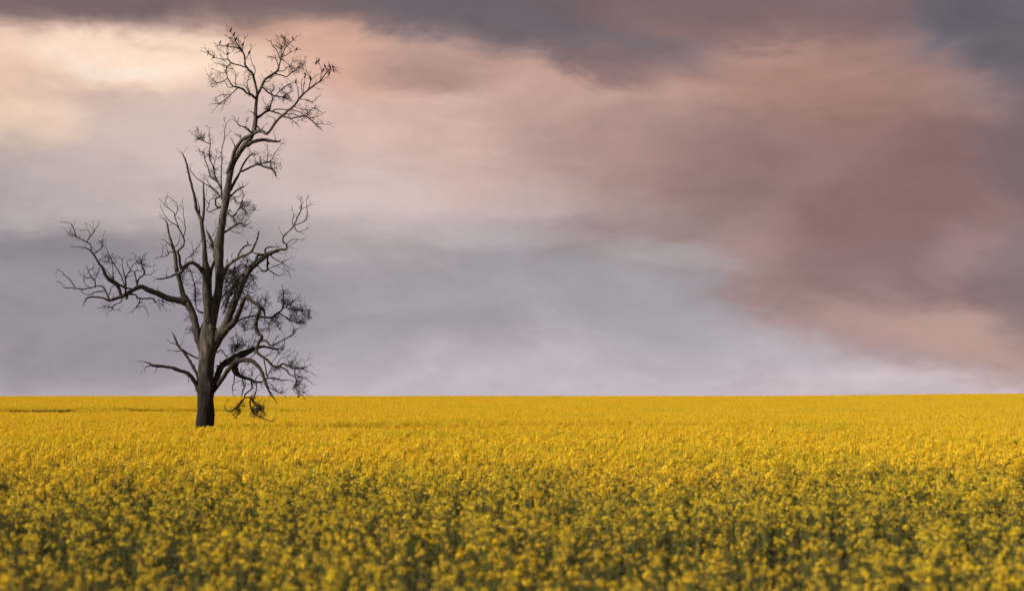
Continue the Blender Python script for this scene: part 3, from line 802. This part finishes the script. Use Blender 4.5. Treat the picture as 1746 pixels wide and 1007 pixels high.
for v in wing.v:
    v.y *= 0.35
wing_mesh = new_mesh('wing', wing.v, wing.f, [M_bird], smooth=True)

BIRDS = [('A', 371, 67, 'small dark bird perched on the very top twig of the dead tree'),
         ('A', 398, 103, 'small dark bird just below the bird on the topmost twig'),
         ('A', 278, 177, 'small dark bird at the outer end of a level twig below the topmost bird'),
         ('A', 343, 197, None), ('A', 221, 299, None), ('A', 343, 270, None), ('A', 415, 147, None), ('A', 527, 263, None), ('A', 474, 190, None),
         ('A', 902, 138, 3), ('A', 935, 228, 3),
         ('A', 1125, 328, 1), ('A', 1104, 346, 1), ('A', 1178, 376, 1), ('A', 1162, 411, 1), ('A', 1221, 380, 1), ('A', 1246, 382, 1), ('A', 1252, 415, 1), ('A', 1217, 434, 1),
         ('A', 1008, 444, 2), ('A', 1008, 463, 2), ('A', 1055, 480, 2), ('A', 929, 508, 2), ('A', 1092, 728, 'small dark bird alone on the drooping spray under the long rising crown branch'),
         ('C', 860, 155, 'dark bird on the knobbed tip of a bare upturned branch halfway up the trunk'),
         ('C', 767, 230, 'dark bird on a short forked stub beside the knobbed upturned branch'),
         ('C', 590, 385, 'dark bird sitting in the crotch between trunk and upturned branch')]
SETS = {None: ('small dark bird among the twigs of the crown fork that bears the topmost bird', 'birds in the highest fork of the crown'),
        1: ('small dark bird in the flock at the tip of the long rising crown branch', 'birds at the tip of the long rising branch'),
        2: ('small dark bird on a side twig midway along the long rising crown branch', 'birds midway along the long rising branch'),
        3: ('small dark bird in the upright brushy fork between topmost bird and long rising branch', 'birds in the brushy middle fork of the crown')}
for i, (z, x, y, lab) in enumerate(BIRDS):
    ox, oy, s = ZOOMS[z]
    px, py = ox + x / s, oy + y / s + 1.2
    q, dist = nearest(px, py)
    Y = TREE_Y + q[2]
    foot = at(px, py, Y)
    wood = at(q[0], q[1], Y)
    if (wood - foot).length > q[3] * MPX + 0.02:        # a last twig carries the bird
        twig(q[4], wood, foot, 0.012, 2)
    b = link(bpy.data.objects.new('bird', bird_meshes[i % 4]))
    foot.z += 0.004 + (q[3] * MPX * 0.5 if dist < 1.5 else 0)
    b.location = foot
    b.rotation_euler = (0, 0, trng.choice((0.0, math.pi)) + trng.uniform(-0.8, 0.8))
    k = trng.uniform(1.3, 1.65)
    b.scale = (k, k, k)
    for sgn in (-1, 1):
        w = link(bpy.data.objects.new('wing', wing_mesh)); w.parent = b; w.location = (0, 0.024 * sgn, 0)
    b['category'] = 'bird'
    if isinstance(lab, str):
        b['label'] = lab
    else:
        b['label'], b['group'] = SETS[lab]
for k, g in list(twig_geo.items()):                      # rebuild the twig meshes with the perches in
    for ch in limb_obj[k].children:
        if ch.name.startswith('twigs'):
            old = ch.data
            ch.data = new_mesh('twigs', [v - base for v in g.v], g.f, [M_twig])
            bpy.data.meshes.remove(old)

# ------------------------------------------------------------------ canola
frng = random.Random(5)
def rot_to(d):
    return Vector((0, 0, 1)).rotation_difference(d.normalized()).to_matrix()

def head_geo(seed, florets=26, petal=0.0125, rad=0.052, low=False):
    """one raceme: a dome of four-petalled flowers round a knot of buds; origin at the stalk"""
    rr = random.Random(seed)
    v = []; f = []; mi = []
    lop = Vector((rr.gauss(0, .3), rr.gauss(0, .3), 0)) * rad
    tall = rr.uniform(1.0, 2.1)
    for k in range(florets):
        u = rr.uniform(0.0, 1.0); a = k * 2.39996 + rr.uniform(-0.4, 0.4)
        th = math.acos(1 - 1.35 * u)
        r_ = rad * rr.uniform(0.6, 1.25)
        c = Vector((math.sin(th) * math.cos(a) * r_, math.sin(th) * math.sin(a) * r_, math.cos(th) * r_ * tall)) + lop * u
        n = (c + Vector((0, 0, 0.02)) + Vector((rr.gauss(0, .015), rr.gauss(0, .015), rr.gauss(0, .015)))).normalized()
        m = rot_to(n)
        sp = rr.uniform(0, math.pi)
        if not low:
            b0 = len(v); e = Vector((-math.sin(a), math.cos(a), 0)) * 0.0012; z0 = Vector((0, 0, max(0.0, c.z - 0.02)))
            v += [z0 - e, z0 + e, c + e, c - e]
            f.append((b0, b0 + 1, b0 + 2, b0 + 3)); mi.append(1)
        if low:
            h = petal * rr.uniform(0.85, 1.2)
            b0 = len(v)
            for q in range(4):
                an = sp + q * math.pi / 2
                v.append(c + m @ Vector((math.cos(an) * h, math.sin(an) * h, rr.uniform(-.3, .3) * h)))
            f.append((b0, b0 + 1, b0 + 2, b0 + 3)); mi.append(0)
            continue
        h = petal * rr.uniform(0.85, 1.2)
        for q in range(4):
            an = sp + q * math.pi / 2
            d = Vector((math.cos(an), math.sin(an), 0)); e = Vector((-math.sin(an), math.cos(an), 0))
            up = rr.uniform(0.0, 0.45)
            b0 = len(v)
            for pt in (d * -0.05, d * 0.75 + e * 0.48 + Vector((0, 0, up * 0.7)), d * 1.12 + Vector((0, 0, up)), d * 0.75 - e * 0.48 + Vector((0, 0, up * 0.7))):
                v.append(c + m @ (pt * h))
            f.append((b0, b0 + 1, b0 + 2, b0 + 3)); mi.append(0)
    if not low:
        b0 = len(v); w = 0.003; t = rad * 1.15
        v += [Vector((w, 0, -0.01)), Vector((-w * .5, w * .87, -0.01)), Vector((-w * .5, -w * .87, -0.01)), Vector((0, 0, t))]
        f += [(b0, b0 + 1, b0 + 3), (b0 + 1, b0 + 2, b0 + 3), (b0 + 2, b0, b0 + 3)]; mi += [1] * 3
        for k in range(7):                                # closed buds
            a = rr.uniform(0, 6.28); r_ = rr.uniform(0, 0.005)
            c = Vector((math.cos(a) * r_, math.sin(a) * r_, rad * 1.12 + rr.uniform(0, 0.012)))
            b0 = len(v)
            w = 0.0045
            v += [c + Vector((w, 0, 0)), c + Vector((-w * .5, w * .87, 0)), c + Vector((-w * .5, -w * .87, 0)), c + Vector((0, 0, 0.013)), c + Vector((0, 0, -0.006))]
            f += [(b0, b0 + 1, b0 + 3), (b0 + 1, b0 + 2, b0 + 3), (b0 + 2, b0, b0 + 3), (b0 + 1, b0, b0 + 4), (b0 + 2, b0 + 1, b0 + 4), (b0, b0 + 2, b0 + 4)]
            mi += [1] * 6
    return v, f, mi

def leaf_geo(seed):
    rr = random.Random(seed)
    ln = rr.uniform(0.13, 0.2); w = ln * rr.uniform(0.17, 0.24)
    v = []; f = []
    for i, (t, k) in enumerate(((0, .25), (.3, .9), (.6, 1.0), (.85, .55), (1.0, 0.05))):
        x = t * ln; z = 0.35 * x - 1.9 * x * x
        v += [Vector((x, w * k, z + 0.012 * k)), Vector((x, 0, z)), Vector((x, -w * k, z + 0.012 * k))]
    for i in range(4):
        a = i * 3
        f += [(a, a + 1, a + 4, a + 3), (a + 1, a + 2, a + 5, a + 4)]
    return v, f

HEADS = [head_geo(k, 13 + 4 * (k % 3), 0.0135, 0.034 + 0.006 * (k % 3)) for k in range(9)]
NDENSE = len(HEADS)
HEADS += [head_geo(40 + k, 8 + 2 * (k % 3), 0.0125, 0.036 + 0.007 * (k % 3)) for k in range(9)]      # loose racemes with few florets, shaped to darken and dull the front rows
LEAVES = [leaf_geo(k) for k in range(4)]

def plant_design(seed, sparse=False, dense=False):
    """stalks as a mesh, plus where flower heads and leaves sit"""
    rr = random.Random(seed)
    g = Geo(); heads = []; leaves = []
    H = rr.uniform(1.08, 1.22)
    lean = Vector((rr.gauss(0, .05), rr.gauss(0, .05), 0))
    def main(t): return Vector((lean.x * t * t, lean.y * t * t, -0.04 + t * (H + 0.04)))
    tube(g, [main(t) for t in (0, .35, .7, 1)], [0.009, 0.0075, 0.006, 0.0035], 5, cap=False)
    tips = [(main(1.0), (main(1) - main(.85)))]
    for k in range(rr.randint(1, 2) if sparse else rr.randint(5, 6) if dense else rr.randint(5, 7)):
        t0 = rr.uniform(0.42, 0.78); a = k * 2.4 + rr.uniform(-.5, .5)
        reach = rr.uniform(0.06, 0.14)
        p0 = main(t0); top = H * (rr.uniform(0.84, 1.0) if dense else rr.uniform(0.74, 0.98))
        d = Vector((math.cos(a), math.sin(a), 0))
        p1 = p0 + d * reach * 0.6 + Vector((0, 0, (top - p0.z) * 0.4))
        p2 = Vector((p0.x, p0.y, 0)) + d * reach + Vector((0, 0, max(top, p0.z + 0.12)))
        tube(g, [p0, p1, p2], [0.0055, 0.004, 0.003], 4, cap=False)
        tips.append((p2, p2 - p1))
        leaves.append((rr.randrange(len(LEAVES)), p0, a + rr.uniform(-.3, .3), rr.uniform(0.6, 1.0)))
    for k in range(8):
        t0 = rr.uniform(0.12, 0.62)
        leaves.append((rr.randrange(len(LEAVES)), main(t0), rr.uniform(0, 6.28), rr.uniform(1.0, 1.5)))
    for p, d in tips:
        d = d.normalized()
        heads.append((rr.randrange(NDENSE) if dense else rr.randrange(NDENSE, len(HEADS)) if rr.random() < 0.8 else rr.randrange(NDENSE), p - d * 0.035, (d + Vector((rr.gauss(0, .12), rr.gauss(0, .12), 0))).normalized(), rr.uniform(0, 6.28), rr.uniform(0.65, 0.9) if sparse else rr.uniform(0.9, 1.35) if dense else rr.choice((rr.uniform(0.45, 0.8), rr.uniform(0.75, 1.1)))))
        for j in range(rr.randint(7, 10) if sparse else rr.randint(2, 4)):                 # young pods on the stalk below the flowers
            a = j * 2.4; q = p - d * (0.05 + 0.022 * j + rr.uniform(0, .01))
            o = q + Vector((math.cos(a), math.sin(a), 0.9)).normalized() * rr.uniform(0.035, 0.055)
            tube(g, [q, o], [0.0016, 0.0022], 3, cap=False)
    return g, heads, leaves

NVAR = 18; NFULL = 7; NTHIN = 11   # seven full plants, four with few flowers, seven crowded with flowers
designs = [plant_design(100 + k, NFULL <= k < NTHIN, k >= NTHIN) for k in range(NVAR)]
stem_meshes = [new_mesh('stem', d[0].v, d[0].f, [M_stem], smooth=True) for d in designs]
head_meshes = [new_mesh('flower_head', v, f, [M_petal, M_bud], mi) for v, f, mi in HEADS]
leaf_meshes = [new_mesh('leaf', v, f, [M_leaf], smooth=True) for v, f in LEAVES]

def head_matrix(h):
    _, p, d, sp, k = h
    return Matrix.Translation(p) @ rot_to(d).to_4x4() @ Matrix.Rotation(sp, 4, 'Z') @ Matrix.Scale(k, 4)
def leaf_matrix(l):
    _, p, a, k = l
    return Matrix.Translation(p) @ Matrix.Rotation(a, 4, 'Z') @ Matrix.Scale(k, 4)

def joined(name, parts):
    v = []; f = []; mi = []
    for (pv, pf, pm), mat in parts:
        b0 = len(v)
        v += [mat @ p for p in pv]
        f += [tuple(b0 + i for i in q) for q in pf]
        mi += pm
    return new_mesh(name, v, f, [M_petal, M_bud, M_stem, M_leaf], mi)

def plant_parts(d):
    g, heads, leaves = d
    parts = [((g.v, g.f, [2] * len(g.f)), Matrix.Identity(4))]
    for h in heads:
        parts.append((HEADS[h[0]], head_matrix(h)))
    for l in leaves:
        lv, lf = LEAVES[l[0]]
        parts.append(((lv, lf, [3] * len(lf)), leaf_matrix(l)))
    return parts

near_col = bpy.data.collections.new('canola_plant_sources')      # never linked to the scene
for k, d in enumerate(designs):
    near_col.objects.link(bpy.data.objects.new('source_plant_%02d' % k, joined('plant_source', plant_parts(d))))

# patches of crop for the distance: the same plants with simpler flowers
PATCH = 3.3
far_col = bpy.data.collections.new('canola_patch_sources')
for k in range(5):
    rr = random.Random(900 + k)
    parts = []
    for jx in range(11):
        for jy in range(11):
            x, y = (jx + rr.uniform(0.1, 0.9)) / 11 * PATCH - PATCH / 2, (jy + rr.uniform(0.1, 0.9)) / 11 * PATCH - PATCH / 2
            m = Matrix.Translation((x, y, 0)) @ Matrix.Rotation(rr.uniform(0, 6.28), 4, 'Z') @ Matrix.Scale(rr.gauss(1.0, 0.05), 4)
            d = designs[rr.randrange(NTHIN, NVAR)]
            parts += [(g, m @ q) for g, q in plant_parts((d[0], d[1], d[2][:4]))]
    far_col.objects.link(bpy.data.objects.new('source_patch_%02d' % k, joined('patch_source', parts)))

rs = np.random.RandomState(3)
SPLIT = 96.0
cell = 0.30
gy_, gx_ = np.meshgrid(np.arange(0.8, SPLIT, cell), np.arange(-47, 47, cell), indexing='ij')
X = gx_.ravel() + rs.uniform(-.2, .2, gx_.size); Yp = gy_.ravel() + rs.uniform(-.2, .2, gx_.size)
keep = (np.abs(X) < 0.36 * Yp * 1.10 + 9.0) & (np.hypot(X, Yp) > 1.2)
keep &= np.hypot(X - base.x, Yp - base.y) > 0.62
def patchy(x, y, s):                                                # uneven stand: lusher and thinner spots
    return np.sin(x * 0.9 * s + 1.3) * np.sin(y * 0.7 * s + x * 0.3 * s) + 0.6 * np.sin(x * 2.3 * s + y * 1.7 * s) + 0.5 * np.sin(y * 3.1 * s - x * 1.1 * s)
pt = patchy(X, Yp, 1.0)
keep &= rs.uniform(0, 1, X.size) < (0.90 + 0.16 * pt) * (0.58 + 0.42 * sstep(18, 54, Yp))  # stand also thinned towards the camera to darken the foreground
X, Yp, pt = X[keep], Yp[keep], pt[keep]
Sc = np.clip(rs.normal(1.0, 0.075, X.size) + 0.022 * pt, 0.78, 1.2)
Rz = rs.uniform(0, 6.283, X.size)
Tx = rs.normal(0, 0.06, X.size); Ty = rs.normal(0, 0.06, X.size)
thin = 0.12 + 0.52 * (1 - sstep(14, 46, Yp))                        # more few-flowered green plants up front, standing in for a darker foreground
Ix = np.where(rs.uniform(0, 1, X.size) < thin, rs.randint(NFULL, NTHIN, X.size), rs.randint(0, NFULL, X.size))
lush = rs.uniform(0, 1, X.size) < 0.97 * sstep(24, 54, Yp)
Ix = np.where(lush, rs.randint(NTHIN, NVAR, X.size), Ix)
Z = terrain(X, Yp)

# the front rows one by one: the plants that show largest
topz = Z + 1.15 * Sc
elev = (topz - EYE) / Yp
infr = (elev > -math.tan(math.atan(503.5 / FPX) - PITCH) * 1.02) & (np.abs(X) < 0.36 * Yp * 1.01)
order = np.argsort(np.where(infr, Yp, 1e9))[:300]
single = np.zeros(X.size, bool); single[order] = True

def tilt(tx, ty, rz):
    return Matrix.Rotation(tx, 4, 'X') @ Matrix.Rotation(ty, 4, 'Y') @ Matrix.Rotation(rz, 4, 'Z')
for i in order:
    d = designs[Ix[i]]
    p = link(bpy.data.objects.new('canola_plant', None))
    p.matrix_world = Matrix.Translation((X[i], Yp[i], Z[i])) @ tilt(Tx[i], Ty[i], Rz[i]) @ Matrix.Scale(Sc[i], 4)
    p.empty_display_size = 0.1
    p['category'] = 'plant'
    p['label'] = 'yellow flowering canola plant in the blurred front rows of the crop'
    p['group'] = 'canola plants in the front rows of the field'
    o = link(bpy.data.objects.new('stem', stem_meshes[Ix[i]])); o.parent = p
    for h in d[1]:
        o = link(bpy.data.objects.new('flower_head', head_meshes[h[0]])); o.parent = p; o.matrix_local = head_matrix(h)
    for l in d[2]:
        o = link(bpy.data.objects.new('leaf', leaf_meshes[l[0]])); o.parent = p; o.matrix_local = leaf_matrix(l)

rest = ~single
pn = np.stack([X[rest], Yp[rest], Z[rest]], 1)
rn = np.stack([Tx[rest], Ty[rest], Rz[rest]], 1)
sn, inn = Sc[rest], Ix[rest]

fy, fx = np.meshgrid(np.arange(SPLIT + PATCH / 2 - 0.9, 470 * SPAN, PATCH * 0.95), np.arange(-285, 285, PATCH * 0.95), indexing='ij')
FX = fx.ravel() + rs.uniform(-.2, .2, fx.size); FY = fy.ravel() + rs.uniform(-.2, .2, fx.size)
kf = np.abs(FX) < 0.36 * FY * 1.06 + 4
hl = hollow(FX / SPAN) * SPAN
kf &= ~((np.abs(FY - hl) < 3.0) & (FX < -14) & (rs.uniform(0, 1, FX.size) < 0.85))
FX, FY = FX[kf], FY[kf]
FS = np.clip(rs.normal(1.0, 0.03, FX.size) + 0.02 * patchy(FX, FY, 0.12), 0.88, 1.12)
pf_ = np.stack([FX, FY, terrain(FX, FY)], 1)
rf = np.stack([np.zeros(FX.size), np.zeros(FX.size), rs.randint(0, 4, FX.size) * math.pi / 2 + rs.uniform(-.2, .2, FX.size)], 1)
jf = rs.randint(0, 5, FX.size)
print('canola: single', len(order), 'near', len(pn), 'patches', len(FX))

def scatter_tree(name, coll):
    t = bpy.data.node_groups.new(name, 'GeometryNodeTree')
    t.interface.new_socket('Geometry', in_out='INPUT', socket_type='NodeSocketGeometry')
    t.interface.new_socket('Geometry', in_out='OUTPUT', socket_type='NodeSocketGeometry')
    gi = t.nodes.new('NodeGroupInput'); go = t.nodes.new('NodeGroupOutput')
    joins = t.nodes.new('GeometryNodeJoinGeometry')
    for tagname, c in coll:
        sepn = t.nodes.new('GeometryNodeSeparateGeometry'); sepn.domain = 'POINT'
        a = t.nodes.new('GeometryNodeInputNamedAttribute'); a.data_type = 'BOOLEAN'; a.inputs[0].default_value = tagname
        t.links.new(gi.outputs[0], sepn.inputs[0]); t.links.new(a.outputs[0], sepn.inputs[1])
        ci = t.nodes.new('GeometryNodeCollectionInfo'); ci.inputs[0].default_value = c
        ci.inputs['Separate Children'].default_value = True; ci.inputs['Reset Children'].default_value = True
        iop = t.nodes.new('GeometryNodeInstanceOnPoints'); iop.inputs['Pick Instance'].default_value = True
        t.links.new(sepn.outputs[0], iop.inputs['Points']); t.links.new(ci.outputs[0], iop.inputs['Instance'])
        for att, typ, sock in (('pick', 'INT', 'Instance Index'), ('turn', 'FLOAT_VECTOR', 'Rotation'), ('size', 'FLOAT', 'Scale')):
            n = t.nodes.new('GeometryNodeInputNamedAttribute'); n.data_type = typ; n.inputs[0].default_value = att
            t.links.new(n.outputs[0], iop.inputs[sock])
        t.links.new(iop.outputs[0], joins.inputs[0])
    t.links.new(joins.outputs[0], go.inputs[0])
    return t

allp = np.concatenate([pn, pf_]); n1 = len(pn); n2 = len(pf_)
me = bpy.data.meshes.new('canola_crop')
me.vertices.add(n1 + n2)
me.vertices.foreach_set('co', allp.astype(np.float32).ravel())
def attr(name, typ, data, key):
    a = me.attributes.new(name, typ, 'POINT'); a.data.foreach_set(key, data)
attr('pick', 'INT', np.concatenate([inn, jf]).astype(np.int32), 'value')
attr('turn', 'FLOAT_VECTOR', np.concatenate([rn, rf]).astype(np.float32).ravel(), 'vector')
attr('size', 'FLOAT', np.concatenate([sn, FS]).astype(np.float32), 'value')
isn = np.zeros(n1 + n2, bool); isn[:n1] = True
attr('is_plant', 'BOOLEAN', isn, 'value')
attr('is_patch', 'BOOLEAN', ~isn, 'value')
me.update()
crop = link(bpy.data.objects.new('canola_crop', me))
mod = crop.modifiers.new('scatter', 'NODES')
mod.node_group = scatter_tree('canola_scatter', [('is_plant', near_col), ('is_patch', far_col)])
crop['kind'] = 'stuff'
crop['label'] = 'dense yellow canola crop in bloom filling the field to the horizon'
crop['category'] = 'crop'

# ------------------------------------------------------------------ render settings
scene.cycles.max_bounces = 4
scene.cycles.diffuse_bounces = 2
scene.cycles.transmission_bounces = 3
scene.cycles.use_denoising = True
scene.cycles.use_adaptive_sampling = True
scene.cycles.adaptive_threshold = 0.02
